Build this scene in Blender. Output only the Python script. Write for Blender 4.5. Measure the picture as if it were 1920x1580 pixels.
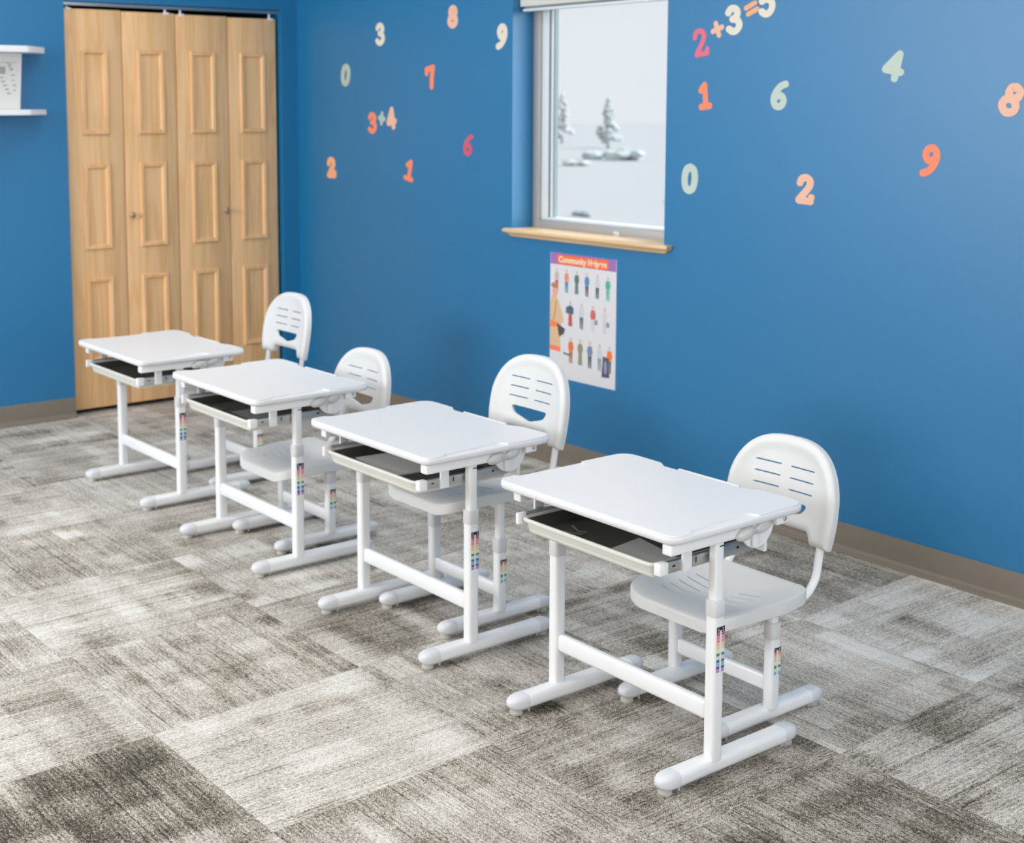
import bpy, bmesh, math, random
from mathutils import Vector, Matrix
for o in list(bpy.data.objects): bpy.data.objects.remove(o, do_unlink=True)
S = bpy.context.scene
COL = S.collection
R = math.radians

# ------------------------------------------------------------------ camera
cam = bpy.data.cameras.new('camera'); co = bpy.data.objects.new('camera', cam); COL.objects.link(co)
cr, cu, cf = Vector((.603, .798, -.001)), Vector((-.088, .067, .994)), Vector((-.793, .599, -.111))
yaw, pit, rol = R(37.0528), R(6.3579), R(-.0495)
cf = Vector((-math.cos(yaw)*math.cos(pit), math.sin(yaw)*math.cos(pit), -math.sin(pit)))
cr = cf.cross(Vector((0, 0, 1))).normalized(); cu = cr.cross(cf)
cr, cu = math.cos(rol)*cr+math.sin(rol)*cu, -math.sin(rol)*cr+math.cos(rol)*cu
m = Matrix((cr, cu, -cf)).transposed().to_4x4(); m.translation = (6.5432, -3.9487, 1.5497)
co.matrix_world = m
cam.sensor_width = 36; cam.lens = 2605.35/1920*36
cam.shift_x = 127.65/1920; cam.shift_y = -304.4/1920
cam.clip_start = .05; cam.clip_end = 500
cam.dof.use_dof = True; cam.dof.focus_distance = 3.1; cam.dof.aperture_fstop = 5.0
S.camera = co

# ------------------------------------------------------------------ view, world, daylight, ceiling lamps, added front fill
S.view_settings.view_transform = 'Standard'; S.view_settings.look = 'None'
S.view_settings.gamma = 1; S.view_settings.use_curve_mapping = False
S.view_settings.exposure = 0
W = bpy.data.worlds.new('overcast_sky'); S.world = W; W.use_nodes = True
bg = W.node_tree.nodes['Background']; bg.inputs[0].default_value = (.925, .95, 1, 1); bg.inputs[1].default_value = .91
def lamp(kind, name, loc, power, color=(1, 1, 1), rot=(0, 0, 0), size=None, size_y=None, angle=None):
    l = bpy.data.lights.new(name, kind); l.energy = power; l.color = color
    if kind == 'AREA': l.shape = 'RECTANGLE'; l.size = size; l.size_y = size_y or size
    if angle: l.angle = angle
    o = bpy.data.objects.new(name, l); COL.objects.link(o); o.location = loc; o.rotation_euler = rot
    return o
sd = Vector((-.45, -.72, -.50))
lamp('SUN', 'hazy_sun', (6, 6, 6), 8.0, (.90, .95, 1), sd.to_track_quat('-Z', 'Y').to_euler(), angle=R(70))
CEIL = 2.74
FIXT = [(x, y) for y in (-1.3, -3.0, -4.7) for x in (1.1, 3.1, 5.1, 7.1)]
for (x, y) in FIXT:
    lamp('AREA', 'ceiling_lamp', (x, y, CEIL-.035), 3.4, (1, .975, .94), (0, 0, 0), 1.16, .56)
lamp('AREA', 'side_window_daylight', (7.86, -2.6, 1.55), 38, (.86, .93, 1), (0, R(90), 0), 1.3, 2.4)
lamp('AREA', 'front_fill_light', (1.5, -6.16, 1.95), 125, (.95, .97, 1), (R(90), 0, 0), 2.3, .9)  # added fill from behind the viewer, also lays a sheen on the back wall

# ------------------------------------------------------------------ materials
def lin(c):
    return tuple(((v/255/12.92) if v/255 <= .04045 else ((v/255+.055)/1.055)**2.4) for v in c)
MATS = {}
def mat(name, rgb, rough=.5, spec=.5, metal=0, var=.03, scale=40, bump=0, alpha=1, trans=0, linear=False, bscale=None):
    if name in MATS: return MATS[name]
    M = bpy.data.materials.new(name); M.use_nodes = True; nt = M.node_tree; b = nt.nodes['Principled BSDF']
    c = rgb if linear else lin(rgb)
    b.inputs['Roughness'].default_value = rough; b.inputs['Specular IOR Level'].default_value = spec; b.inputs['Metallic'].default_value = metal
    tc = nt.nodes.new('ShaderNodeTexCoord'); nz = nt.nodes.new('ShaderNodeTexNoise'); nz.inputs['Scale'].default_value = scale; nz.inputs['Detail'].default_value = 3
    nt.links.new(tc.outputs['Object'], nz.inputs['Vector'])
    mx = nt.nodes.new('ShaderNodeMix'); mx.data_type = 'RGBA'
    mx.inputs['A'].default_value = tuple(max(0, v*(1-var)) for v in c)+(1,); mx.inputs['B'].default_value = tuple(min(1, v*(1+var)) for v in c)+(1,)
    nt.links.new(nz.outputs['Fac'], mx.inputs['Factor']); nt.links.new(mx.outputs['Result'], b.inputs['Base Color'])
    if bump:
        n2 = nt.nodes.new('ShaderNodeTexNoise'); n2.inputs['Scale'].default_value = bscale or scale*4
        nt.links.new(tc.outputs['Object'], n2.inputs['Vector'])
        bp = nt.nodes.new('ShaderNodeBump'); bp.inputs['Strength'].default_value = bump; bp.inputs['Distance'].default_value = .002
        nt.links.new(n2.outputs['Fac'], bp.inputs['Height']); nt.links.new(bp.outputs['Normal'], b.inputs['Normal'])
    b.inputs['Alpha'].default_value = alpha; b.inputs['Transmission Weight'].default_value = trans
    MATS[name] = M; return M
BLUE = mat('blue_wall_paint', (0, 113, 165), .44, 1.0, var=.02, scale=3, bump=.08, bscale=180)
WHITEWALL = mat('white_wall_paint', (232, 230, 226), .7, .3)
CEILM = mat('ceiling_tile', (238, 237, 232), .85, .2, var=.04, scale=90)
TOPM = mat('white_desktop_plastic', (230, 229, 230), .38, .45, var=.008, scale=12)
SHELL = mat('white_chair_plastic', (224, 223, 221), .42, .4, var=.01, scale=30, bump=.05, bscale=500)
STEEL = mat('white_coated_steel', (246, 245, 245), .3, .5, var=.008, scale=20)
CAPM = mat('pale_grey_plastic', (226, 226, 229), .4, .4, var=.02, scale=300, bump=.05, bscale=900)
COLLAR = mat('grey_collar_plastic', (222, 220, 220), .4, .4, var=.02, scale=60)
TRAYM = mat('off_white_tray_plastic', (226, 223, 215), .4, .4, var=.015, scale=30)
LINER = mat('dark_tray_mat', (90, 89, 83), .6, .3, var=.12, scale=90)
CHROME = mat('zinc_plated_steel', (206, 206, 204), .36, .5, 1, var=.08, scale=50)
BLACK = mat('black_slot', (18, 18, 20), .6, .3)
RUBBER = mat('grey_glide_plastic', (196, 192, 184), .5, .4)
CLEAR = mat('milky_clear_plastic', (238, 237, 235), .10, .6, trans=.35, var=.02)
SKIRT = mat('taupe_vinyl_base', (128, 117, 104), .45, .45, var=.06, scale=25)
PAPER = mat('paper', (226, 224, 220), .7, .2, var=.01)
ALU = mat('window_aluminium', (178, 176, 174), .4, .5, .2, var=.03)
SASH = mat('window_sash_white', (222, 228, 232), .4, .5, var=.02)
GASKET = mat('window_gasket', (128, 142, 144), .6, .3)
BLINDM = mat('blind_fabric', (220, 218, 212), .7, .3, var=.03)
DARKIN = mat('dark_closet_interior', (40, 44, 50), .8, .2)
SNOW = mat('snow', (163, 164, 166), .8, .2, var=.04, scale=.3)

def wood(name, c1, c2, c3, axis='Z'):
    M = bpy.data.materials.new(name); M.use_nodes = True; nt = M.node_tree; b = nt.nodes['Principled BSDF']
    b.inputs['Roughness'].default_value = .45; b.inputs['Specular IOR Level'].default_value = .35
    tc = nt.nodes.new('ShaderNodeTexCoord'); mp = nt.nodes.new('ShaderNodeMapping')
    mp.inputs['Scale'].default_value = {'Z': (9, 9, .55), 'X': (.6, 9, 9)}[axis]
    nt.links.new(tc.outputs['Object'], mp.inputs['Vector'])
    n1 = nt.nodes.new('ShaderNodeTexNoise'); n1.inputs['Scale'].default_value = 1.6; n1.inputs['Detail'].default_value = 2; n1.inputs['Distortion'].default_value = .7
    nt.links.new(mp.outputs['Vector'], n1.inputs['Vector'])
    mp2 = nt.nodes.new('ShaderNodeMapping'); mp2.inputs['Scale'].default_value = {'Z': (160, 160, 3), 'X': (3, 160, 160)}[axis]
    nt.links.new(tc.outputs['Object'], mp2.inputs['Vector'])
    n2 = nt.nodes.new('ShaderNodeTexNoise'); n2.inputs['Scale'].default_value = 1; n2.inputs['Detail'].default_value = 3
    nt.links.new(mp2.outputs['Vector'], n2.inputs['Vector'])
    sn = nt.nodes.new('ShaderNodeMath'); sn.operation = 'MULTIPLY'; sn.inputs[1].default_value = 26
    nt.links.new(n1.outputs['Fac'], sn.inputs[0])
    si = nt.nodes.new('ShaderNodeMath'); si.operation = 'SINE'; nt.links.new(sn.outputs[0], si.inputs[0])
    a = nt.nodes.new('ShaderNodeMath'); a.operation = 'MULTIPLY_ADD'; a.inputs[1].default_value = .16; a.inputs[2].default_value = .28
    nt.links.new(si.outputs[0], a.inputs[0])
    a2 = nt.nodes.new('ShaderNodeMath'); a2.operation = 'MULTIPLY_ADD'; a2.inputs[1].default_value = .45
    nt.links.new(n2.outputs['Fac'], a2.inputs[0]); nt.links.new(a.outputs[0], a2.inputs[2])
    rp = nt.nodes.new('ShaderNodeValToRGB'); e = rp.color_ramp.elements
    e[0].position = .2; e[0].color = lin(c1)+(1,); e[1].position = .85; e[1].color = lin(c3)+(1,)
    k = e.new(.5); k.color = lin(c2)+(1,)
    nt.links.new(a2.outputs[0], rp.inputs[0]); nt.links.new(rp.outputs[0], b.inputs['Base Color'])
    return M
BIRCH = wood('light_birch', (246, 203, 154), (242, 195, 142), (230, 177, 120))
OAKSILL = wood('oak_sill', (238, 206, 162), (230, 194, 146), (214, 172, 120), 'X'); OAKSILL.node_tree.nodes['Principled BSDF'].inputs['Roughness'].default_value = .22; OAKSILL.node_tree.nodes['Principled BSDF'].inputs['Specular IOR Level'].default_value = .8

def carpet():
    M = bpy.data.materials.new('carpet_tiles'); M.use_nodes = True; nt = M.node_tree; b = nt.nodes['Principled BSDF']
    b.inputs['Roughness'].default_value = .9; b.inputs['Specular IOR Level'].default_value = .15
    N = nt.nodes.new; L = nt.links.new
    def mth(op, x, y=None, z=None):
        n = N('ShaderNodeMath'); n.operation = op
        for i, v in enumerate((x, y, z)):
            if v is None: continue
            if isinstance(v, (int, float)): n.inputs[i].default_value = v
            else: L(v, n.inputs[i])
        return n.outputs[0]
    g = N('ShaderNodeNewGeometry'); sp = N('ShaderNodeSeparateXYZ'); L(g.outputs['Position'], sp.inputs[0])
    x, y = sp.outputs[0], sp.outputs[1]
    u = mth('DIVIDE', mth('ADD', mth('ADD', x, -3.487), mth('MULTIPLY', mth('ADD', y, 2.55), .06)), .583)
    v = mth('DIVIDE', mth('ADD', y, 2.54), .634)
    iu, iv = mth('FLOOR', u), mth('FLOOR', v); fu, fv = mth('FRACT', u), mth('FRACT', v)
    par = mth('FLOORED_MODULO', mth('ADD', iu, iv), 2)          # 1: streaks run along x
    def sel(a, c):   # par ? a : c
        return mth('ADD', mth('MULTIPLY', par, a), mth('MULTIPLY', mth('SUBTRACT', 1, par), c))
    s, t = sel(x, y), sel(y, x)
    fs, ft = sel(fu, fv), sel(fv, fu)
    cv = N('ShaderNodeCombineXYZ'); L(iu, cv.inputs[0]); L(iv, cv.inputs[1])
    wn = N('ShaderNodeTexWhiteNoise'); wn.noise_dimensions = '2D'; L(cv.outputs[0], wn.inputs['Vector']); rnd = wn.outputs['Value']
    def nz(sx, tx, det=2, off=0, rough=.5):
        c = N('ShaderNodeCombineXYZ'); L(mth('MULTIPLY', s, sx), c.inputs[0]); L(mth('MULTIPLY', t, tx), c.inputs[1])
        L(mth('MULTIPLY_ADD', rnd, 37.0, off), c.inputs[2])
        n = N('ShaderNodeTexNoise'); n.inputs['Scale'].default_value = 1; n.inputs['Detail'].default_value = det; n.inputs['Roughness'].default_value = rough
        L(c.outputs[0], n.inputs['Vector']); return mth('SUBTRACT', n.outputs['Fac'], .5)
    big = nz(3.2, 3.2, 2, 3)
    blk = nz(7, 2.2, 1, 11)
    band = nz(1.6, 26, 2, 5)
    line = nz(3.0, 130, 2, 7, .6)
    # yarn loops: small diagonal herringbone
    def yarn(ang, off, a, c):
        ca, sa = math.cos(R(ang)), math.sin(R(ang))
        p = mth('ADD', mth('MULTIPLY', s, ca), mth('MULTIPLY', t, sa)); q = mth('ADD', mth('MULTIPLY', s, -sa), mth('MULTIPLY', t, ca))
        cc = N('ShaderNodeCombineXYZ'); L(mth('MULTIPLY', p, a), cc.inputs[0]); L(mth('MULTIPLY', q, c), cc.inputs[1]); cc.inputs[2].default_value = off
        n = N('ShaderNodeTexNoise'); n.inputs['Scale'].default_value = 1; n.inputs['Detail'].default_value = 1
        L(cc.outputs[0], n.inputs['Vector']); return mth('SUBTRACT', n.outputs['Fac'], .5)
    row = mth('FLOORED_MODULO', mth('FLOOR', mth('MULTIPLY', t, 90)), 2)
    y1, y2 = yarn(38, 1, 120, 420), yarn(-38, 2, 120, 420)
    loop = mth('ADD', mth('MULTIPLY', row, y1), mth('MULTIPLY', mth('SUBTRACT', 1, row), y2))
    # each tile comes from its own dye lot
    lots = {(0, -1): -.17, (-1, -1): .03, (1, 0): -.07, (0, 0): .09, (-1, 0): -.01, (-2, 0): .06, (-3, 0): -.08, (-4, 0): .05, (-1, 1): .02, (0, 1): .02,
            (1, 1): -.08, (2, 1): -.17, (-2, 1): .08, (-3, 1): -.02, (-4, 1): .05, (1, 2): .06, (-1, 2): .05, (-2, 2): .03, (1, 3): .13, (0, 3): -.07, (-3, 2): .05, (2, 2): .02}
    val = mth('MULTIPLY_ADD', mth('SUBTRACT', rnd, .5), .06, .588)
    for (i_, j_), k_ in lots.items():
        val = mth('MULTIPLY_ADD', mth('MULTIPLY', mth('COMPARE', iu, i_, .5), mth('COMPARE', iv, j_, .5)), k_, val)
    def one(cn, f, off):       # soft 1-D steps along one axis of the tile
        c = N('ShaderNodeCombineXYZ'); L(mth('MULTIPLY', cn, f), c.inputs[0]); L(mth('MULTIPLY_ADD', rnd, 53.0, off), c.inputs[1])
        n = N('ShaderNodeTexNoise'); n.inputs['Scale'].default_value = 1; n.inputs['Detail'].default_value = 0
        L(c.outputs[0], n.inputs['Vector'])
        q = N('ShaderNodeMapRange'); q.interpolation_type = 'SMOOTHSTEP'; q.inputs['From Min'].default_value = .50; q.inputs['From Max'].default_value = .60
        L(n.outputs['Fac'], q.inputs['Value']); return q.outputs[0]
    for off, k_ in ((2, .15), (31, -.13), (47, -.10), (71, .10)):
        val = mth('MULTIPLY_ADD', mth('MULTIPLY', one(s, 7.5, off), one(t, 7.5, off+9)), k_, val)
    rib = mth('SINE', mth('MULTIPLY_ADD', nz(4, 30, 1, 37), 14.0, mth('MULTIPLY', t, 2*math.pi/.0092)))
    thin = mth('MINIMUM', mth('MAXIMUM', mth('SUBTRACT', nz(1.6, 80, 1, 29), .10), 0), .1)      # thin dark lines along the streaks
    val = mth('MULTIPLY_ADD', thin, -1.3, mth('MULTIPLY_ADD', rib, .035, val))
    fleck = nz(70, 160, 1, 61)
    for n_, k_ in ((big, .30), (blk, .34), (band, .36), (line, .38), (fleck, .55), (loop, 1.25)):
        val = mth('MULTIPLY_ADD', n_, k_, val)
    rp = N('ShaderNodeValToRGB'); e = rp.color_ramp.elements
    e[0].position = .10; e[0].color = lin((58, 54, 45))+(1,); e[1].position = .95; e[1].color = lin((232, 229, 222))+(1,)
    for p_, c_ in ((.34, (122, 114, 101)), (.55, (180, 171, 159)), (.74, (210, 203, 193))):
        k = e.new(p_); k.color = lin(c_)+(1,)
    L(val, rp.inputs[0]); L(rp.outputs[0], b.inputs['Base Color'])
    bp = N('ShaderNodeBump'); bp.inputs['Strength'].default_value = .35; bp.inputs['Distance'].default_value = .004
    L(mth('ADD', loop, line), bp.inputs['Height']); L(bp.outputs['Normal'], b.inputs['Normal'])
    return M
CARPET = carpet()

# ------------------------------------------------------------------ mesh helpers
def obj(name, bm, mats, parent=None, smooth=35, recalc=True):
    if recalc: bmesh.ops.recalc_face_normals(bm, faces=bm.faces)
    me = bpy.data.meshes.new(name); bm.to_mesh(me); bm.free()
    for mm in (mats if isinstance(mats, (list, tuple)) else [mats]): me.materials.append(mm)
    if smooth:
        for p in me.polygons: p.use_smooth = True
        me.set_sharp_from_angle(angle=R(smooth))
        for p in me.polygons:          # flat caps stay flat
            if len(p.vertices) > 4: p.use_smooth = False
    o = bpy.data.objects.new(name, me); COL.objects.link(o)
    if parent: o.parent = parent
    return o
def tag(o, label=None, cat=None, group=None, kind=None):
    if label: o['label'] = label
    if cat: o['category'] = cat
    if group: o['group'] = group
    if kind: o['kind'] = kind
    return o
def thing(name, label, cat, loc=(0, 0, 0), rz=0, group=None, kind=None):
    o = bpy.data.objects.new(name, None); COL.objects.link(o); o.location = loc; o.rotation_euler = (0, 0, rz); o.empty_display_size = .1
    return tag(o, label, cat, group, kind)
def NB(): return bmesh.new()
def box(bm, x0, x1, y0, y1, z0, z1, bev=0, seg=2):
    r = bmesh.ops.create_cube(bm, size=1)
    vs = r['verts']
    bmesh.ops.scale(bm, vec=(x1-x0, y1-y0, z1-z0), verts=vs); bmesh.ops.translate(bm, vec=((x0+x1)/2, (y0+y1)/2, (z0+z1)/2), verts=vs)
    if bev:
        es = list({e for v in vs for e in v.link_edges})
        bmesh.ops.bevel(bm, geom=es, offset=bev, segments=seg, affect='EDGES', profile=.5)
    return bm
def loft(bm, rings, cap0=True, cap1=True, closed=True, mi=0):
    vr = [[bm.verts.new(p) for p in r] for r in rings]
    n = len(rings[0]); fs = []
    for a, b in zip(vr, vr[1:]):
        for i in range(n if closed else n-1):
            j = (i+1) % n; fs.append(bm.faces.new((a[i], a[j], b[j], b[i])))
    if cap0: fs.append(bm.faces.new(list(reversed(vr[0]))))
    if cap1: fs.append(bm.faces.new(vr[-1]))
    for f in fs: f.material_index = mi
    return vr
def rpoly(pts, seg=6):
    """closed polygon with rounded corners; pts = (x, y, radius)"""
    out = []; n = len(pts)
    for i in range(n):
        p = Vector(pts[i][:2]); a = Vector(pts[i-1][:2]); b = Vector(pts[(i+1) % n][:2]); r = pts[i][2]
        d1, d2 = (a-p).normalized(), (b-p).normalized()
        if r <= 0: out.append(p); continue
        ang = d1.angle(d2); k = min(r/math.tan(ang/2), (a-p).length*.49, (b-p).length*.49)
        q1, q2 = p+d1*k, p+d2*k
        for j in range(seg+1):
            t = j/seg; out.append((1-t)**2*q1+2*t*(1-t)*p+t*t*q2)
    return out
def rrect(wx, wy, r, seg=5, cx=0, cy=0):
    pts = []
    for (sx, sy, a0) in ((1, -1, -90), (1, 1, 0), (-1, 1, 90), (-1, -1, 180)):
        for j in range(seg+1):
            a = R(a0+90*j/seg); pts.append(Vector((cx+sx*(wx/2-r)+r*math.cos(a), cy+sy*(wy/2-r)+r*math.sin(a))))
    return pts
def inset(poly, d):
    out = []; n = len(poly)
    for i in range(n):
        a, p, b = poly[i-1], poly[i], poly[(i+1) % n]
        e1 = (p-a); e2 = (b-p)
        if e1.length < 1e-7: e1 = e2
        if e2.length < 1e-7: e2 = e1
        e1, e2 = e1.normalized(), e2.normalized()
        n1, n2 = Vector((-e1.y, e1.x)), Vector((-e2.y, e2.x))
        nn = n1+n2; nn = nn.normalized() if nn.length > 1e-6 else n1
        k = max(.5, nn.dot(n1)); out.append(p+nn*d/k)
    return out
def slab(bm, poly, prof, cap0=True, cap1=True):
    """prof: (inset, z) from bottom to top, poly counter-clockwise"""
    return loft(bm, [[(p.x, p.y, z) for p in (inset(poly, d) if d else poly)] for d, z in prof], cap0, cap1)
def post(bm, cx, cy, wx, wy, z0, z1, r=.008, bev=.0):
    pl = rrect(wx, wy, r, 5, cx, cy)
    prof = [(0, z0), (0, z1)] if not bev else [(bev, z0), (bev*.3, z0+bev*.3), (0, z0+bev), (0, z1-bev), (bev*.3, z1-bev*.3), (bev, z1)]
    slab(bm, pl, prof)
def cyl(bm, p, axis, r0, r1, L, seg=16):
    a = Vector(axis).normalized(); x = a.orthogonal().normalized(); y = a.cross(x); p = Vector(p)
    loft(bm, [[p+a*l+(x*math.cos(2*math.pi*i/seg)+y*math.sin(2*math.pi*i/seg))*r for i in range(seg)] for l, r in ((0, r0), (L, r1))])
def lathe(bm, p, axis, prof, seg=20):
    a = Vector(axis).normalized(); x = a.orthogonal().normalized(); y = a.cross(x); p = Vector(p)
    loft(bm, [[p+a*l+(x*math.cos(2*math.pi*i/seg)+y*math.sin(2*math.pi*i/seg))*r for i in range(seg)] for l, r in prof])
def smoothpath(pts, n=8):
    P = [Vector(p) for p in pts]; P = [2*P[0]-P[1]]+P+[2*P[-1]-P[-2]]; out = []
    for i in range(1, len(P)-2):
        for j in range(n):
            t = j/n; a, b, c, d = P[i-1:i+3]
            out.append(.5*((2*b)+(c-a)*t+(2*a-5*b+4*c-d)*t*t+(3*b-a-3*c+d)*t**3))
    out.append(P[-2]); return out
def tube(bm, path, rx, ry, side=(1, 0, 0), seg=12):
    sv = Vector(side); rings = []
    for i, p in enumerate(path):
        t = (path[min(i+1, len(path)-1)]-path[max(i-1, 0)]).normalized(); nv = sv.cross(t).normalized(); bv = t.cross(nv).normalized()
        rings.append([p+bv*rx*math.cos(2*math.pi*k/seg)+nv*ry*math.sin(2*math.pi*k/seg) for k in range(seg)])
    loft(bm, rings)
def flatten(o):   # apply modifiers
    dg = bpy.context.evaluated_depsgraph_get(); dg.update()
    me = bpy.data.meshes.new_from_object(o.evaluated_get(dg)); o.modifiers.clear(); o.data = me
    return o
def boolean(o, cutter_bm):
    bmesh.ops.recalc_face_normals(cutter_bm, faces=cutter_bm.faces)
    me = bpy.data.meshes.new('c'); cutter_bm.to_mesh(me); cutter_bm.free(); c = bpy.data.objects.new('c', me); COL.objects.link(c)
    md = o.modifiers.new('b', 'BOOLEAN'); md.operation = 'DIFFERENCE'; md.object = c; md.solver = 'EXACT'
    flatten(o); bpy.data.objects.remove(c, do_unlink=True)

# ------------------------------------------------------------------ the room
XR, YF = 7.9, -6.2
bm = NB(); box(bm, -.9, XR+.15, YF-.15, .22, -.1, 0); tag(obj('floor', bm, CARPET, smooth=0), kind='structure')
bm = NB(); box(bm, -.9, XR+.15, YF-.15, .22, CEIL, CEIL+.1); tag(obj('ceiling', bm, CEILM, smooth=0), kind='structure')
WX0, WX1, WZ0, WZ1 = 1.815, 2.743, .985, 2.12
bm = NB()
for a in ((-.9, WX0, 0, .22, 0, CEIL), (WX1, XR+.15, 0, .22, 0, CEIL), (WX0, WX1, 0, .22, 0, WZ0), (WX0, WX1, 0, .22, WZ1, CEIL)): box(bm, *a)
tag(obj('wall_back', bm, BLUE, smooth=0), kind='structure')
DY0, DY1, DZ = -1.311, -.101, 2.05
bm = NB()
for a in ((-.12, 0, YF, DY0, 0, CEIL), (-.12, 0, DY1, 0, 0, CEIL), (-.12, 0, DY0, DY1, DZ, CEIL)): box(bm, *a)
tag(obj('wall_left', bm, BLUE, smooth=0), kind='structure')
bm = NB()
for a in ((-.9, .2, 0, CEIL), (2.8, XR+.15, 0, CEIL), (.2, 2.8, 0, 1.5), (.2, 2.8, 2.45, CEIL)): box(bm, a[0], a[1], YF-.15, YF, a[2], a[3])
tag(obj('wall_front', bm, WHITEWALL, smooth=0), kind='structure')
bm = NB()
for a in ((XR, XR+.15, YF, -3.8, 0, CEIL), (XR, XR+.15, -1.4, 0, 0, CEIL), (XR, XR+.15, -3.8, -1.4, 0, .9), (XR, XR+.15, -3.8, -1.4, 2.2, CEIL)): box(bm, *a)
tag(obj('wall_right', bm, WHITEWALL, smooth=0), kind='structure')
# closet behind the doors
bm = NB()
box(bm, -.75, -.7, -1.6, 0, 0, CEIL); box(bm, -.7, -.12, -1.6, -1.55, 0, CEIL)
tag(obj('wall_closet', bm, DARKIN, smooth=0), kind='structure')
# cove base
def cove(name, p0, p1, out):
    p0, p1, out = Vector(p0), Vector(p1), Vector(out); bm = NB()
    prof = [(0, .1), (.0025, .1), (.0035, .097), (.0035, .03), (.005, .02), (.010, .014), (.018, .0095), (.027, .006), (.030, .003), (.030, 0), (0, 0)]
    loft(bm, [[p+out*a+Vector((0, 0, z)) for a, z in prof] for p in (p0, p1)])
    return tag(obj(name, bm, SKIRT, smooth=25), kind='structure')
cove('baseboard_back', (0, 0, 0), (XR, 0, 0), (0, -1, 0))
cove('baseboard_left', (0, YF, 0), (0, DY0, 0), (1, 0, 0))
cove('baseboard_corner', (0, DY1, 0), (0, 0, 0), (1, 0, 0))

# ------------------------------------------------------------------ closet doors
DX = -.035
leaves = [(-1.302, -1.003), (-.999, -.709), (-.704, -.408), (-.404, -.116)]
pans = [(-1.222, -1.08), (-.922, -.776), (-.628, -.484), (-.337, -.186)]
rows = [(1.4, 1.822), (.828, 1.256), (.257, .685)]
def moulding(y0, y1, z0, z1):
    bm = NB(); w = .026
    prof = [(0, 0), (.001, .009), (.006, .013), (.012, .011), (.018, .012), (.024, .004), (.026, 0)]
    rings = []
    for d, h in prof:
        rings.append([(DX+h, y0+d, z0+d), (DX+h, y1-d, z0+d), (DX+h, y1-d, z1-d), (DX+h, y0+d, z1-d)])
    loft(bm, rings, False, False)
    rings2 = [[(DX+.0, y0+w, z0+w), (DX, y1-w, z0+w), (DX, y1-w, z1-w), (DX, y0+w, z1-w)]]
    return bm
for k, (a, b) in enumerate(((0, 1), (2, 3))):
    d = thing('door_%d' % (k+1), ['light wood folding closet door on the left, nearest the wall shelf', 'light wood folding closet door on the right, nearest the room corner'][k], 'door', (0, 0, 0), kind='structure')
    for i in (a, b):
        y0, y1 = leaves[i]
        bm = NB(); box(bm, DX-.03, DX, y0, y1, .024, 2.016-.004*i, .0025, 2)
        lf = obj('door_leaf', bm, BIRCH, d, 30)
        for (z0, z1) in rows:
            obj('panel_moulding', moulding(pans[i][0], pans[i][1], z0, z1), BIRCH, lf, 20)
        bm = NB()
        ys = y0+.025 if i in (0, 2) else y1-.03
        if i in (1,): ys = y1-.045
        if i == 2: ys = y0+.035
        cyl(bm, (DX-.015, ys, 2.005), (0, 0, 1), .006, .006, .04, 10); box(bm, DX-.018, DX+.004, ys-.014, ys+.014, 2.008-.004*i, 2.02-.004*i, .002)
        obj('pivot_bracket', bm, STEEL, lf)
    yk = (-.974, -.439)[k]; lf = [c for c in d.children if c.name.startswith('door_leaf')][1-k]
    bm = NB(); lathe(bm, (DX, yk, .992), (1, 0, 0), [(0, .006), (.008, .006), (.012, .010), (.018, .015), (.025, .0155), (.03, .011), (.032, .004)])
    tag(obj('door_knob', bm, mat('knob_nickel', (176, 158, 134), .35, .5, .6), lf), 'small round metal knob')
bm = NB(); box(bm, DX-.04, DX+.012, DY0, DY1, 2.03, 2.05, .002); 
tag(obj('door_track', bm, mat('track_aluminium', (178, 180, 186), .3, .5, .9)), 'silver metal track along the top of the closet opening', 'track')

# ------------------------------------------------------------------ window, sill, blind
JD = .118
win = thing('window_1', 'tall grey framed window in the blue wall looking out on snow', 'window', (0, 0, 0), kind='structure')
bm = NB()
for a in ((WX0, WX0+.047, WZ0, WZ1), (WX1-.047, WX1, WZ0, WZ1), (WX0+.047, WX1-.047, WZ0, WZ0+.053), (WX0+.047, WX1-.047, WZ1-.047, WZ1)):
    box(bm, a[0], a[1], JD, JD+.07, a[2], a[3], .003)
obj('window_frame', bm, ALU, win)
bm = NB()
ix0, ix1, iz0, iz1 = WX0+.047, WX1-.047, WZ0+.053, WZ1-.047
for a in ((ix0, ix0+.04, iz0, iz1), (ix1-.04, ix1, iz0, iz1), (ix0+.04, ix1-.04, iz0, iz0+.012), (ix0+.04, ix1-.04, iz1-.03, iz1)):
    box(bm, a[0], a[1], JD+.012, JD+.06, a[2], a[3], .003)
obj('window_sash', bm, SASH, win)
bm = NB(); box(bm, ix0+.04, ix0+.046, JD+.02, JD+.055, iz0+.012, iz1-.03); box(bm, ix0+.06, ix0+.066, JD+.03, JD+.05, iz0+.012, iz1-.03)
obj('gasket', bm, GASKET, win)
bm = NB(); box(bm, ix0+.046, ix0+.06, JD+.024, JD+.05, iz0+.012, iz1-.03, .002); obj('glazing_bead', bm, SASH, win)
G = bpy.data.materials.new('window_glass'); G.use_nodes = True; nt = G.node_tree; b = nt.nodes['Principled BSDF']
tb = nt.nodes.new('ShaderNodeBsdfTransparent'); tb.inputs[0].default_value = (.965, .98, .98, 1)
b.inputs['Base Color'].default_value = (.8, .85, .85, 1); b.inputs['Roughness'].default_value = .02
mxs = nt.nodes.new('ShaderNodeMixShader'); mxs.inputs[0].default_value = .04
nt.links.new(tb.outputs[0], mxs.inputs[1]); nt.links.new(b.outputs[0], mxs.inputs[2]); nt.links.new(mxs.outputs[0], nt.nodes['Material Output'].inputs['Surface'])
bm = NB(); box(bm, ix0+.044, ix1-.038, JD+.036, JD+.042, iz0+.008, iz1-.025); obj('pane', bm, G, win, 0)
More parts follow.
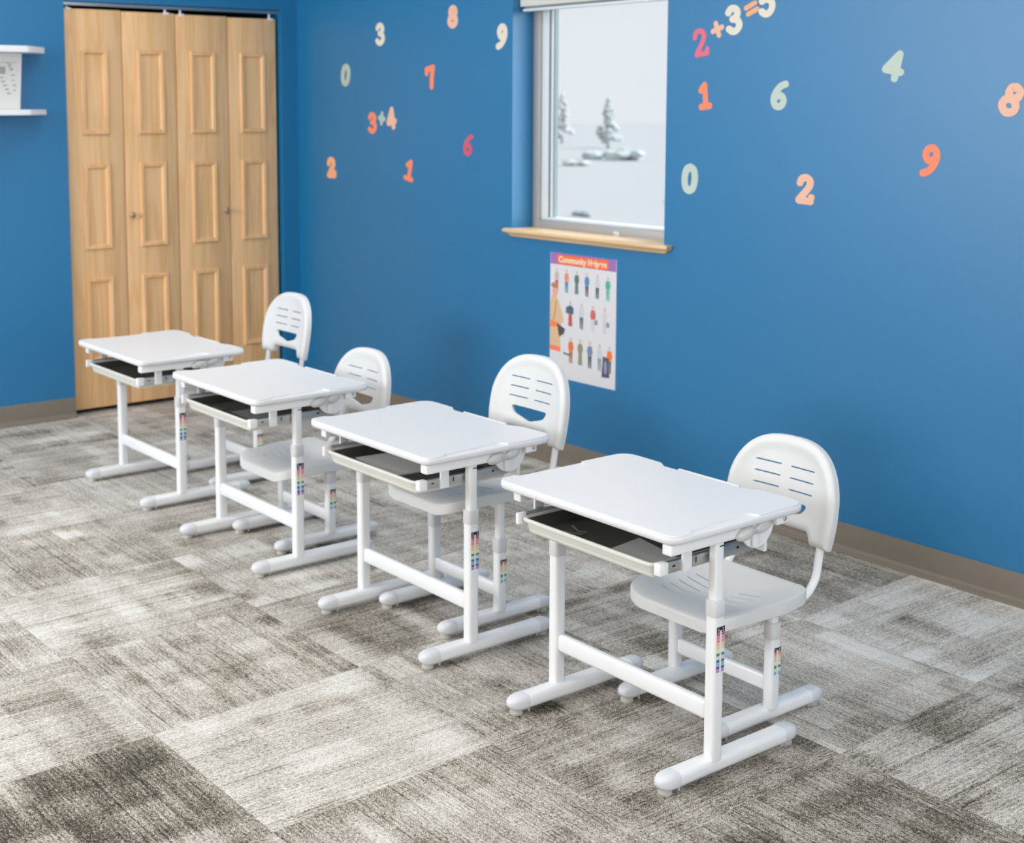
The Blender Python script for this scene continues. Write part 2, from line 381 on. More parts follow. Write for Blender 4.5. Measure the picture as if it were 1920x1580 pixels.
bm = NB(); lathe(bm, (2.36, JD-.001, 1.006), (0, -1, .6), [(0, .006), (.02, .005), (.024, .002)]); box(bm, 2.345, 2.375, JD-.006, JD, 1.0, 1.02, .002)
obj('sash_latch', bm, SASH, win)
bm = NB()
prof = [(JD, 1.003), (-.022, 1.003), (-.031, 1.0), (-.035, .993), (-.033, .987), (-.027, .984), (-.019, .982), (-.015, .976), (-.012, .969), (-.006, .966), (0, .966), (0, .985), (JD, .985)]
def sillring(x, s):   # the lower moulding returns inward at the ends
    return [(x+s*max(0, .995-z)*1.1, y, z) for y, z in prof]
xa, xb = 1.786, 2.79
loft(bm, [[(x+s*(max(0, .99-z)*1.6), min(y, .0) if False else y, z) for y, z in prof] for x, s in ((xa, 1), (xb, -1))])
# inside the reveal the board narrows to the jambs: trim handled by the wall itself
obj('window_sill', bm, OAKSILL, win, 30)
bl = thing('roller_blind', 'rolled up pale grey blind at the top of the window', 'blind', (0, 0, 0))
bm = NB(); box(bm, WX0+.004, WX1-.004, .035, .10, 1.972, 2.118, .006); obj('head_rail', bm, BLINDM, bl)
bm = NB(); box(bm, WX0+.02, WX1-.02, .05, .085, 1.962, 1.973); obj('fabric_slot', bm, GASKET, bl)
bm = NB(); box(bm, WX0+.012, WX1-.012, .045, .075, 1.952, 1.964, .003); obj('bottom_rail', bm, SASH, bl)

# ------------------------------------------------------------------ outdoors
bm = NB(); box(bm, -90, 40, .35, 120, -.5, -.3); tag(obj('snow_field', bm, SNOW, smooth=0), kind='structure')
random.seed(4)
def blob(bm, c, r, sz=1, seed=0):
    v0 = len(bm.verts); rr = bmesh.ops.create_icosphere(bm, subdivisions=2, radius=1)
    rg = random.Random(seed)
    for v in rr['verts']:
        k = r*(1+rg.uniform(-.18, .18)); v.co = Vector(c)+Vector((v.co.x*k, v.co.y*k, v.co.z*k*sz))
def conifer(name, loc, H, Rb, m, label):
    t = thing(name, label, 'tree', loc); bm = NB(); rg = random.Random(int(H*10))
    for i in range(70):
        f = rg.random()**.8; rr = Rb*(1-f)**.8*rg.uniform(.2, 1); an = rg.uniform(0, 6.28)
        blob(bm, (rr*math.cos(an), rr*math.sin(an), H*(.10+.86*f)), Rb*(.13+.16*(1-f)), .8, i)
    obj('foliage', bm, m, t, 0)
    bm = NB(); cyl(bm, (0, 0, 0), (0, 0, 1), .06*Rb+.03, .03, H*.3, 8); obj('trunk', bm, mat('grey_bark', (160, 160, 160), .9), t)
    return t
PALE = mat('haze_pale_needles', (180, 188, 188), .9, .1, var=.15, scale=2)  # outdoor haze and overexposure are put into this pale foliage colour
PALER = mat('haze_pale_twigs', (190, 193, 195), .9, .1, var=.1, scale=2)  # paler foliage, distance haze painted into the colour
conifer('conifer', (-36.2, 37, -.3), 2.15, .62, PALE, 'haze paled conifer seen far off through the window')
conifer('conifer', (-43, 40.5, -.3), 2.4, .6, PALER, 'fainter haze paled conifer left of the darker one through the window')
def shrub(loc, s, m, label, seed):
    bm = NB(); rg = random.Random(seed)
    for k in range(7): blob(bm, (rg.uniform(-1, 1)*s, rg.uniform(-.4, .4)*s, s*(.08+.16*rg.random())), s*rg.uniform(.25, .4), .55, k+seed)
    o = obj('shrub', bm, m, None, 0); o.location = loc; tag(o, label, 'shrub')
GREYSH = mat('haze_grey_shrub', (140, 150, 156), .9, .1, var=.2, scale=3)  # shrub colour greyed and lifted to carry the outdoor haze
shrub((-10.4, 11.8, -.3), .21, GREYSH, 'small grey shrub in the snow near the bottom of the window', 1)
shrub((-27, 28.6, -.3), .95, PALE, 'low haze paled hedge bush on the snow below the conifer', 5)
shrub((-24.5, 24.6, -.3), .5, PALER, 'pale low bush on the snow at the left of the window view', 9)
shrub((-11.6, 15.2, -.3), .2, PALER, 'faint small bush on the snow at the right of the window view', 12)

# ------------------------------------------------------------------ ceiling fixtures (out of frame, they carry the lamps)
EM = bpy.data.materials.new('lit_diffuser'); EM.use_nodes = True; nb = EM.node_tree.nodes['Principled BSDF']
nb.inputs['Base Color'].default_value = (.9, .9, .9, 1); nb.inputs['Emission Color'].default_value = (1, .98, .95, 1); nb.inputs['Emission Strength'].default_value = 2.5
for i, (x, y) in enumerate(FIXT):
    t = thing('ceiling_light', 'recessed rectangular ceiling light with white frame', 'ceiling light', (x, y, CEIL), group='ceiling lights above the classroom')
    bm = NB()
    for a in ((-.61, .61, -.31, -.28), (-.61, .61, .28, .31), (-.61, -.58, -.28, .28), (.58, .61, -.28, .28)): box(bm, a[0], a[1], a[2], a[3], -.025, 0)
    obj('frame', bm, STEEL, t, 0)
    bm = NB(); box(bm, -.58, .58, -.28, .28, -.012, 0); obj('diffuser', bm, EM, t, 0)
w2 = thing('window_2', 'wide window in the right hand wall', 'window', (0, 0, 0), kind='structure')
bm = NB()
for a in ((-3.8, -3.74, .9, 2.2), (-1.46, -1.4, .9, 2.2), (-2.63, -2.57, .9, 2.2), (-3.8, -1.4, .9, .96), (-3.8, -1.4, 2.14, 2.2)): box(bm, XR+.04, XR+.1, a[0], a[1], a[2], a[3])
obj('window_frame', bm, ALU, w2, 0)
w3 = thing('added_fill_window', 'added wide window for fill light behind the viewer', 'window', (0, 0, 0), kind='structure')  # unseen window, added to house the front fill light
bm = NB()
for a in ((.2, .26, 1.5, 2.45), (2.74, 2.8, 1.5, 2.45), (1.47, 1.53, 1.5, 2.45), (.2, 2.8, 1.5, 1.56), (.2, 2.8, 2.39, 2.45)): box(bm, a[0], a[1], YF-.1, YF-.04, a[2], a[3])
obj('window_frame', bm, ALU, w3, 0)

# ------------------------------------------------------------------ wall shelf at the left edge
sh = thing('wall_shelf', 'white two tier wall shelf at the left edge of the picture', 'shelf', (0, 0, 0))
def shelfboard(z0, z1, yr):
    pl = rpoly([(0, -2.6, 0), (.2, -2.6, .02), (.2, yr-.13, .03), (.06, yr, .02), (0, yr, 0)], 4)
    bm = NB(); slab(bm, pl, [(.003, z0), (0, z0+.003), (0, z1-.003), (.003, z1)]); return bm
obj('upper_board', shelfboard(1.79, 1.82, -1.435), STEEL, sh)
obj('lower_board', shelfboard(1.50, 1.526, -1.435), STEEL, sh)
for y in (-1.75, -2.4):
    bm = NB(); box(bm, .0, .02, y-.02, y+.02, 1.52, 1.8, .003); obj('wall_bracket', bm, STEEL, sh)
bm = NB()
ptop, pbot = (.10, 1.788), (.055, 1.527)
def sheet(y0, y1):
    bm = NB(); t = .002
    loft(bm, [[(ptop[0], y, ptop[1]), (pbot[0], y, pbot[1]), (pbot[0]+t, y, pbot[1]), (ptop[0]+t, y, ptop[1])] for y in (y0, y1)]); return bm
nt_ = thing('paper_notice', 'white printed notice standing on the wall shelf', 'notice', (0, 0, 0))
obj('sheet', sheet(-1.80, -1.563), PAPER, nt_, 0)
bm = NB(); rg = random.Random(3)
def onsheet(y, f, hgt, wid):
    f2 = f+hgt
    P = lambda f: (ptop[0]+(pbot[0]-ptop[0])*f+.0035, ptop[1]+(pbot[1]-ptop[1])*f)
    (xa_, za_), (xb_, zb_) = P(f), P(f2)
    vs = [bm.verts.new(c) for c in ((xa_, y, za_), (xa_, y+wid, za_), (xb_, y+wid, zb_), (xb_, y, zb_))]; bm.faces.new(vs)
onsheet(-1.79, .16, .01, .20); onsheet(-1.78, .24, .13, .14)
for k in range(9): onsheet(-1.62+.004*(k % 3)+.022*(k//3)*.6-.014, .16+.035*k if k < 4 else .2+.09*(k-3), .02, .018 if k % 2 else .012)
for k in range(5): onsheet(-1.67+.01*k, .42+.07*k, .025, .02)
obj('print', bm, mat('grey_print', (170, 166, 162), .8), nt_, 0)

# ------------------------------------------------------------------ poster
PX0, PX1, PZ0, PZ1 = 2.076, 2.482, .379, .919
pw, ph = PX1-PX0, PZ1-PZ0
po = thing('poster', 'people at work poster with a purple and orange header under the window', 'poster', (PX0, 0, PZ0))
bm = NB(); box(bm, 0, pw, -.0015, 0, 0, ph); obj('sheet', bm, mat('poster_paper', (224, 222, 224), .5, .4, var=.01), po, 0)
bm = NB(); box(bm, .002, pw-.002, -.0022, -.0012, ph*.908, ph); obj('header_band', bm, mat('poster_purple', (164, 116, 178), .5, .4), po, 0)
pl = rpoly([(.045, ph*.912, .016), (pw-.045, ph*.912, .016), (pw-.045, ph*.986, .016), (.045, ph*.986, .016)], 5)
bm = NB(); loft(bm, [[(p.x, y, p.y) for p in pl] for y in (-.0015, -.0030)]); obj('title_plate', bm, mat('poster_orange', (255, 118, 62), .5, .4), po, 0)
fc = bpy.data.curves.new('t', 'FONT'); fc.body = 'Community Helpers'; fc.size = .036; fc.align_x = 'CENTER'; fc.align_y = 'CENTER'; fc.offset = .0012; fc.extrude = .0003
fo = bpy.data.objects.new('t', fc); COL.objects.link(fo)
dg = bpy.context.evaluated_depsgraph_get(); me = bpy.data.meshes.new_from_object(fo.evaluated_get(dg)); bpy.data.objects.remove(fo, do_unlink=True)
me.materials.clear(); me.materials.append(mat('poster_cream', (240, 226, 196), .5, .3))
to = bpy.data.objects.new('title_text', me); COL.objects.link(to); to.parent = po; to.location = (pw/2, -.0034, ph*.949); to.rotation_euler = (R(90), 0, 0)
xs = [v.co.x for v in me.vertices]; to.scale = ((pw-.112)/(max(xs)-min(xs)), 1, 1)
PC = {}
def pcol(c):
    if c not in PC: PC[c] = (len(PC), mat('poster_ink_%d_%d_%d' % c, c, .5, .3))
    return PC[c][0]
bm = NB(); lay = [0]
def flat(pts, c):
    lay[0] += 1; y = -.0017-.000004*lay[0]
    f = bm.faces.new([bm.verts.new((p[0], y, p[1])) for p in pts]); f.material_index = pcol(c)
def ell(cx, cz, rx, rz, c): flat([(cx+rx*math.cos(k*.6283), cz+rz*math.sin(k*.6283)) for k in range(10)], c)
SK = (214, 190, 168)
def person(cx, zb, H, top, bot, hat=None, skin=SK, skirt=False, bag=None, lean=0):
    w = H*.11
    flat([(cx-w*.75+lean, zb+H*.04), (cx-w*.2+lean, zb+H*.04), (cx, zb+H*.45), (cx-w*.9, zb+H*.5)] if not skirt else [(cx-w, zb+H*.05), (cx+w, zb+H*.05), (cx+w*.8, zb+H*.5), (cx-w*.8, zb+H*.5)], bot)
    if not skirt: flat([(cx+w*.15+lean, zb+H*.02), (cx+w*.7+lean, zb+H*.02), (cx+w*.9, zb+H*.5), (cx, zb+H*.45)], bot)
    flat([(cx-w*.9, zb+H*.48), (cx+w*.9, zb+H*.48), (cx+w*1.35, zb+H*.62), (cx+w*.9, zb+H*.82), (cx-w*.9, zb+H*.82), (cx-w*1.35, zb+H*.62)], top)
    ell(cx, zb+H*.91, w*.55, H*.075, skin)
    if hat: ell(cx, zb+H*.965, w*.65, H*.04, hat)
    if bag: flat([(cx+w*.8, zb+H*.3), (cx+w*2.2, zb+H*.3), (cx+w*2.2, zb+H*.48), (cx+w*.8, zb+H*.48)], bag)
WH = (206, 208, 216)
r1 = [((196, 190, 186), (150, 104, 92), None, 0), ((232, 150, 118), (74, 136, 168), None, 0), ((96, 124, 112), (104, 138, 122), None, 1), ((92, 142, 186), (92, 92, 98), None, 0), (WH, (84, 92, 90), None, 0), ((88, 178, 158), (98, 182, 160), None, 0)]
for i, (a, b_, hh, sk) in enumerate(r1): person(.042+i*.063, ph*.69-.002*i, .105, a, b_, hh, skirt=bool(sk))
r2 = [((120, 130, 150), (196, 90, 84), None, 1), (WH, (96, 112, 108), None, 0), ((206, 112, 102), (206, 206, 212), None, 0), ((214, 212, 214), (206, 204, 210), None, 0)]
for i, (a, b_, hh, sk) in enumerate(r2): person(.13+i*.07, ph*.42-.002*i, .115, a, b_, hh, skirt=bool(sk), bag=(150, 150, 150) if i in (2, 3) else None)
flat([(.102, ph*.53), (.15, ph*.53), (.15, ph*.575), (.102, ph*.575)], (96, 104, 112)); flat([(.108, ph*.572), (.15, ph*.566), (.15, ph*.58), (.108, ph*.586)], (48, 92, 132))
r3 = [((232, 118, 62), (176, 120, 84), None, 0), ((150, 144, 122), (154, 148, 126), None, 1), ((120, 142, 168), (96, 96, 100), (206, 200, 180), 0), (WH, (150, 156, 158), None, 0), ((250, 128, 62), (110, 112, 122), (200, 220, 214), 0)]
for i, (a, b_, hh, sk) in enumerate(r3): person(.135+i*.059, ph*.13-.002*i, .118, a, b_, hh, skirt=bool(sk))
flat([(.325, ph*.08), (.372, ph*.085), (.368, ph*.235), (.332, ph*.245)], (88, 90, 106)); ell(.348, ph*.16, .010, .03, (150, 152, 172))
flat([(.088, ph*.2), (.135, ph*.19), (.135, ph*.205), (.088, ph*.215)], (120, 100, 84))
# large figure in a tan coat at the left
TAN = (224, 188, 148)
flat([(.002, ph*.22), (.07, ph*.215), (.066, ph*.42), (.09, ph*.47), (.06, ph*.60), (.04, ph*.66), (.012, ph*.66), (.002, ph*.6)], TAN)
flat([(.002, ph*.215), (.068, ph*.21), (.068, ph*.25), (.002, ph*.255)], (252, 132, 92)); flat([(.002, ph*.4), (.052, ph*.41), (.052, ph*.44), (.002, ph*.46)], (252, 134, 84))
flat([(.045, ph*.44), (.098, ph*.40), (.09, ph*.36), (.06, ph*.33)], (92, 84, 78)); ell(.032, ph*.69, .018, .026, (236, 172, 152)); ell(.03, ph*.738, .024, .012, (170, 140, 96)); ell(.04, ph*.752, .009, .012, (226, 112, 92))
flat([(.02, ph*.46), (.03, ph*.46), (.046, ph*.62), (.036, ph*.62)], (196, 156, 112))
obj('printed_figures', bm, [m_ for _, m_ in sorted(PC.values(), key=lambda t: t[0])], po, 0, recalc=False)

# ------------------------------------------------------------------ number stickers
GL = {
 '0': [[(.35, .90), (.19, .80), (.13, .5), (.19, .2), (.35, .10), (.51, .2), (.57, .5), (.51, .8), (.35, .90)]],
 '1': [[(.40, .10), (.40, .90)], [(.38, .88), (.20, .72)], [(.16, .09), (.60, .09)]],
 '2': [[(.15, .70), (.20, .84), (.36, .90), (.51, .82), (.53, .66), (.42, .46), (.16, .12)], [(.16, .10), (.60, .10), (.62, .24)]],
 '3': [[(.15, .78), (.26, .90), (.43, .88), (.52, .74), (.44, .58), (.30, .53)], [(.30, .53), (.48, .47), (.56, .30), (.45, .13), (.28, .09), (.13, .20)]],
 '4': [[(.50, .08), (.50, .90)], [(.50, .90), (.13, .36)], [(.12, .32), (.66, .32)]],
 '5': [[(.56, .90), (.20, .90), (.17, .56)], [(.17, .56), (.36, .61), (.54, .48), (.55, .28), (.42, .11), (.25, .09), (.12, .20)]],
 '6': [[(.56, .90), (.37, .80), (.21, .58), (.15, .34), (.22, .15), (.36, .09), (.50, .16), (.55, .31), (.47, .46), (.33, .48), (.20, .38)]],
 '7': [[(.12, .72), (.14, .88), (.58, .90)], [(.56, .88), (.43, .5), (.36, .10)]],
 '8': [[(.35, .90), (.20, .82), (.19, .64), (.35, .54), (.51, .64), (.50, .82), (.35, .90)], [(.35, .54), (.16, .42), (.14, .22), (.35, .09), (.56, .22), (.54, .42), (.35, .54)]],
 '+': [[(.35, .2), (.35, .8)], [(.07, .5), (.63, .5)]],
 '=': [[(.08, .66), (.62, .66)], [(.08, .34), (.62, .34)]]}
GL['9'] = [[(.70-x, 1-y) for x, y in GL['6'][0]]]
def glyph_bm(ch, h, w=.2):
    bm = NB(); kk = [0]
    for st in GL[ch]:
        P = smoothpath([(x-.35, y-.5, 0) for x, y in st], 6) if len(st) > 3 else [Vector((x-.35, y-.5, 0)) for x, y in st]
        if len(P) == 2: P = [P[0].lerp(P[1], t/4) for t in range(5)]
        loop_ = (P[0]-P[-1]).length < .01
        Lp, Rp = [], []
        for i, p in enumerate(P):
            t = (P[min(i+1, len(P)-1)]-P[max(i-1, 0)]).normalized()
            if loop_ and i in (0, len(P)-1): t = (P[1]-P[-2]).normalized()
            n = Vector((-t.y, t.x, 0))*w/2; Lp.append(p+n); Rp.append(p-n)
        def emit(poly):
            kk[0] += 1; yy = -.0010-.000005*kk[0]
            fr = [bm.verts.new((q.x*h, yy, q.y*h)) for q in poly]; bk = [bm.verts.new((q.x*h, 0, q.y*h)) for q in poly]
            bm.faces.new(fr); n_ = len(poly)
            for i in range(n_): bm.faces.new((fr[i], bk[i], bk[(i+1) % n_], fr[(i+1) % n_]))
        for i in range(len(P)-1): emit([Lp[i], Lp[i+1], Rp[i+1], Rp[i]])
        for p in (P[0], P[-1])+(tuple(P[1:-1]) if len(st) <= 3 else ()):
            emit([p+Vector((math.cos(a*math.pi/8), math.sin(a*math.pi/8), 0))*w/2 for a in range(16)])
    return bm
SC = dict(cream=(230, 221, 202), peach=(240, 188, 160), sage=(182, 196, 178), coral=(250, 140, 104), crimson=(214, 92, 112), apricot=(246, 176, 128), palesage=(194, 208, 196), pink=(226, 114, 134))
def sticker(ch, x0, x1, z0, z1, col, rot, label, w=.22):
    w += .035
    h = (z1-z0)
    bm = glyph_bm(ch, h, w); bmesh.ops.rotate(bm, verts=bm.verts, cent=(0, 0, 0), matrix=Matrix.Rotation(R(rot), 3, 'Y'))
    xs = [v.co.x for v in bm.verts]; zs = [v.co.z for v in bm.verts]
    sx = (x1-x0)/(max(xs)-min(xs)); sz = (z1-z0)/(max(zs)-min(zs)); cx, cz = (max(xs)+min(xs))/2, (max(zs)+min(zs))/2
    for v in bm.verts: v.co.x = (v.co.x-cx)*sx; v.co.z = (v.co.z-cz)*sz
    o = obj('number_sticker' if ch.isdigit() else ('plus_sticker' if ch == '+' else 'equals_sticker'), bm, mat('sticker_'+col, SC[col], .5, .3, var=.01), None, 0)
    o.location = ((x0+x1)/2, 0, (z0+z1)/2); tag(o, label, 'sticker', 'number stickers on the blue wall')
for a in [
 ('3', .749, .832, 1.837, 1.952, 'cream', 0, 'cream number 3 sticker on the wall left of the window'),
 ('8', 1.342, 1.423, 1.896, 2.005, 'peach', 3, 'peach number 8 sticker high on the wall left of the window', .27),
 ('9', 1.699, 1.780, 1.789, 1.904, 'cream', 6, 'cream number 9 sticker beside the left edge of the window', .25),
 ('0', .430, .520, 1.641, 1.758, 'sage', 8, 'sage green number 0 sticker near the room corner', .25),
 ('7', 1.165, 1.246, 1.618, 1.736, 'coral', -8, 'coral number 7 sticker left of the window'),
 ('3', .677, .758, 1.401, 1.511, 'coral', 0, 'coral number 3 sticker beginning the sum with 4'),
 ('+', .768, .833, 1.445, 1.514, 'sage', 8, 'sage green plus sticker between the coral 3 and peach 4', .3),
 ('4', .843, .930, 1.425, 1.538, 'peach', -10, 'peach number 4 sticker ending the sum with 3', .27),
 ('6', 1.464, 1.539, 1.312, 1.412, 'crimson', 8, 'crimson number 6 sticker left of the window, above the sill height', .17),
 ('2', .285, .379, 1.162, 1.275, 'apricot', 0, 'apricot number 2 sticker low on the wall near the corner', .27),
 ('1', .987, 1.067, 1.173, 1.282, 'coral', 12, 'coral number 1 sticker low on the wall left of the window', .2),
 ('2', 2.875, 2.960, 1.723, 1.832, 'pink', -8, 'pink number 2 sticker beginning the sum right of the window', .15),
 ('+', 2.964, 3.029, 1.793, 1.856, 'peach', -20, 'peach plus sticker between the pink 2 and cream 3', .22),
 ('3', 3.033, 3.117, 1.800, 1.910, 'cream', -6, 'cream number 3 sticker in the sum right of the window', .22),
 ('=', 3.121, 3.193, 1.863, 1.920, 'apricot', -24, 'apricot equals sticker in the sum right of the window', .2),
 ('5', 3.188, 3.266, 1.856, 1.966, 'cream', -8, 'cream number 5 sticker ending the sum, cut by the picture top', .22),
 ('1', 2.909, 2.979, 1.526, 1.633, 'coral', -6, 'coral number 1 sticker right of the window'),
 ('6', 3.254, 3.335, 1.527, 1.632, 'palesage', 6, 'pale sage number 6 sticker right of the window'),
 ('4', 3.718, 3.803, 1.620, 1.723, 'palesage', 12, 'pale sage number 4 sticker on the right part of the wall'),
 ('8', 4.141, 4.225, 1.510, 1.612, 'peach', 24, 'peach number 8 sticker at the right edge of the picture', .22),
 ('9', 3.874, 3.948, 1.315, 1.421, 'coral', 8, 'coral number 9 sticker low on the right part of the wall', .2),
 ('2', 3.377, 3.460, 1.197, 1.306, 'peach', 4, 'peach number 2 sticker low on the wall right of the window', .22),
 ('0', 2.830, 2.915, 1.207, 1.325, 'palesage', 4, 'pale sage number 0 sticker beside the right edge of the window', .24)]:
    sticker(*a)

# ------------------------------------------------------------------ desks
LBL = [(28, 28, 30), (206, 60, 108), (222, 130, 170), (240, 142, 92), (246, 190, 168), (240, 214, 150), (244, 236, 196), (46, 132, 100), (206, 226, 214), (40, 92, 150), (112, 182, 214), (78, 62, 140), (172, 136, 190)]
LM = [mat('label_ink_%d' % i, tuple(int(v+(255-v)*(.12 if i else 0)) for v in c), .45, .4, var=.01) for i, c in enumerate(LBL)]+[mat('label_white', (240, 240, 240), .45, .4)]
def height_label(parent, x, y0, y1, z0, z1, cells):
    bm = NB(); n = len(cells); hz = (z1-z0); hd = .13*hz if n > 9 else .16*hz; ym = (y0+y1)/2; g = (y1-y0)*.11
    def quad(ya, yb, za, zb, mi, x=x):
        f = bm.faces.new([bm.verts.new(c) for c in ((x, ya, za), (x, yb, za), (x, yb, zb), (x, ya, zb))]); f.material_index = mi
    quad(y0, y1, z0, z1, 13, x)
    quad(y0, y1, z1-hd*.6, z1, 0, x+.0002); quad(y0, ym-g, z1-hd, z1-hd*.5, 0, x+.0002); quad(ym+g, y1, z1-hd, z1-hd*.5, 0, x+.0002)
    for q_ in range(3):
        zz = z1-hd*.85+q_*hd*.25
        quad(y0+.004*1, y0+.0075, zz, zz+hd*.13, 13, x+.0004); quad(y1-.0075, y1-.004, zz, zz+hd*.13, 13, x+.0004)
    st = (hz-hd)/n
    for i, c in enumerate(cells):
        za = z1-hd-st*(i+1); quad(y0, ym-g, za+st*.06, za+st*.94, c, x+.0002); quad(ym+g, y1, za+st*.06, za+st*.94, c, x+.0002)
    obj('height_label', bm, LM, parent, 0, recalc=False)['label'] = 'colour coded height scale label'
def footbar(root, cx, y0, y1, w, zb, zt, cap):
    def sect(y, k, kz=1):
        zc = (zb+zt)/2; return [(p.x, y, p.y) for p in rrect(w*k, (zt-zb)*k*kz, min(w, zt-zb)*.38*k, 5, cx, zc)]
    bm = NB(); loft(bm, [sect(y0+cap, 1), sect(y1-cap, 1)]); f = obj('foot', bm, STEEL, root)
    for (ye, s) in ((y0, 1), (y1, -1)):
        bm = NB(); rings = []
        for i in range(9):
            a = R(4+86*i/8); rings.append(sect(ye+s*cap*.72*(1-math.cos(a)), 1.03*math.sin(a)**.85))
        rings.append(sect(ye+s*(cap+.003), 1.03))
        loft(bm, rings); obj('end_cap', bm, CAPM, f)
        bm = NB(); lathe(bm, (cx-.002, ye+s*cap*.55, 0), (0, 0, 1), [(0, .0155), (.001, .0168), (.006, .0172), (.008, .0160), (zb+.008, .0155)]); obj('glide', bm, RUBBER, f)
        bm = NB(); lathe(bm, (cx+w*.25, ye+s*cap*1.12, .005), (0, 0, 1), [(0, .0035), (zb, .0045)]); obj('levelling_screw', bm, RUBBER, f)
    return f
def desk(loc, h, label):
    d = thing('school_desk', label, 'desk', loc, 0, 'white height adjustable school desks')
    o6 = .6125
    # top
    pts = [(-.306, 0, .04), (.306, 0, .04), (.306, .462, .05), (.172, .456, .03), (.118, .431, .03), (-.135, .431, .012), (-.165, .453, .02), (-.306, .457, .05)]
    pl = rpoly(pts, 7)
    bm = NB()
    slab(bm, pl, [(.012, h-.024), (.004, h-.021), (.0005, h-.016), (0, h-.009), (.001, h-.0062), (.004, h-.0046)])
    pts2 = [(-.302, .004, .04), (.302, .004, .04), (.302, .060, .004), (.288, .075, .012), (.276, .245, .03), (.276, .275, .014), (.302, .288, .008), (.302, .458, .048), (.172, .452, .03), (.118, .428, .03), (-.135, .428, .012), (-.165, .449, .02), (-.302, .453, .048),
            (-.302, .288, .008), (-.276, .275, .014), (-.276, .245, .03), (-.288, .075, .012), (-.302, .060, .004)]
    slab(bm, rpoly(pts2, 6), [(.0, h-.0065), (0, h-.0014), (.0006, h-.0004), (.0016, h)])
    top = obj('desktop', bm, TOPM, d, 40)
    bm = NB(); box(bm, -.092, .112, .4325, .441, h-.014, h+.001, .002); obj('stop_ledge', bm, TOPM, top)
    z = lambda v: v-o6+h
    for s in (1, -1):
        X = lambda v: s*v
        bx = lambda bm, a, b, *r: box(bm, min(s*a, s*b), max(s*a, s*b), *r)
        bm = NB(); bx(bm, *((.260, .289, .012, .33) if s > 0 else (.234, .262, .022, .33)), z(.563), z(.588), .004, 3); obj('side_rail', bm, STEEL, d)
        # tilt joint: half round plate, clear knob
        bm = NB(); pl = [(y, zz) for y, zz in [(.25, z(.589))]+[(.322+.060*math.cos(a), z(.583)+.064*math.sin(a)) for a in [math.pi+ i*math.pi/10 for i in range(11)]]+[(.392, z(.589))]]
        loft(bm, [[(X(.262), a, b) for a, b in pl], [(X(.268), a, b) for a, b in pl]]); obj('tilt_plate', bm, STEEL, d)
        bm = NB()
        for (yc, zc, ry, rz_, rx) in ((.252, .572, .032, .016, .013), (.312, .578, .026, .015, .010)):
            rr = bmesh.ops.create_uvsphere(bm, u_segments=20, v_segments=12, radius=1)
            for v in rr['verts']: v.co = Vector((s*.291+v.co.x*rx, yc+v.co.y*ry, z(zc)+v.co.z*rz_+v.co.y*.004))
        box(bm, s*.291-.004, s*.291+.004, .262, .312, z(.568), z(.582), .003)
        k = obj('tilt_lever', bm, CLEAR, d); k['label'] = 'milky clear plastic tilt lever'
        bm = NB(); bx(bm, .278, .293, .362, .402, z(.570), z(.592), .004, 3); tb = obj('hinge_tab', bm, STEEL, d)
        bm = NB(); lathe(bm, (X(.293), .387, z(.583)), (s, 0, 0), [(0, .005), (.003, .0048), (.004, .003), (.0035, .001)], 14); obj('bolt', bm, CHROME, tb)
        # slide and its brackets
        bm = NB(); bx(bm, .238, .251, .02, .33, z(.509), z(.535), .002)
        sl = obj('drawer_slide', bm, CHROME, d); sl['label'] = 'shiny metal drawer slide'
        for (ya, yb, za, zb_) in ((.056, .066, .522, .5255), (.131, .1345, .518, .531), (.27, .278, .522, .528)):
            bm = NB(); bx(bm, .2505, .2513, ya, yb, z(za), z(zb_)); obj('slot', bm, BLACK, sl, 0)
        bm = NB(); bx(bm, *((.234, .254) if s > 0 else (.232, .243)), .014, .042, z(.508), z(.537), .003); obj('end_block', bm, STEEL, sl)
        for (ya, yb, zt) in ((.085, .113, .563), (.318, .342, .545)):
            xo = .270 if (ya > .2 and s > 0) else .250
            if ya > .2 and s > 0: ya, yb, zt = .298, .322, .558
            bm = NB(); bx(bm, xo, xo+.008, ya, yb, z(.506 if xo < .26 else .526), z(zt), .0015); st = obj('hanger', bm, STEEL, sl)
    # drawer tray
    tr = rpoly([(-.230, .018, .03), (.230, .018, .03), (.230, .36, .02), (-.230, .36, .02)], 6)
    bm = NB(); slab(bm, tr, [(.024, z(.488)), (.019, z(.489)), (.014, z(.494)), (.006, z(.519)), (.0, z(.5195)), (-.002, z(.522)), (-.002, z(.526)), (.001, z(.529)), (.006, z(.529)), (.009, z(.526)), (.012, z(.497)), (.02, z(.495))])
    ty = obj('drawer_tray', bm, TRAYM, d, 40)
    bm = NB(); slab(bm, tr, [(.0235, z(.4958)), (.015, z(.4975)), (.0108, z(.5245)), (.0098, z(.5245)), (.0135, z(.4965))], False, False); slab(bm, tr, [(.014, z(.4952)), (.0145, z(.4962))])
    for i in range(40): box(bm, -.205+i*.0105, -.2+i*.0105, .05, .33, z(.496), z(.4966))
    obj('tray_liner', bm, LINER, ty, 40)
    bm = NB(); box(bm, -.262, .262, .355, .366, z(.50), z(.55), .003); obj('back_rail', bm, STEEL, d)
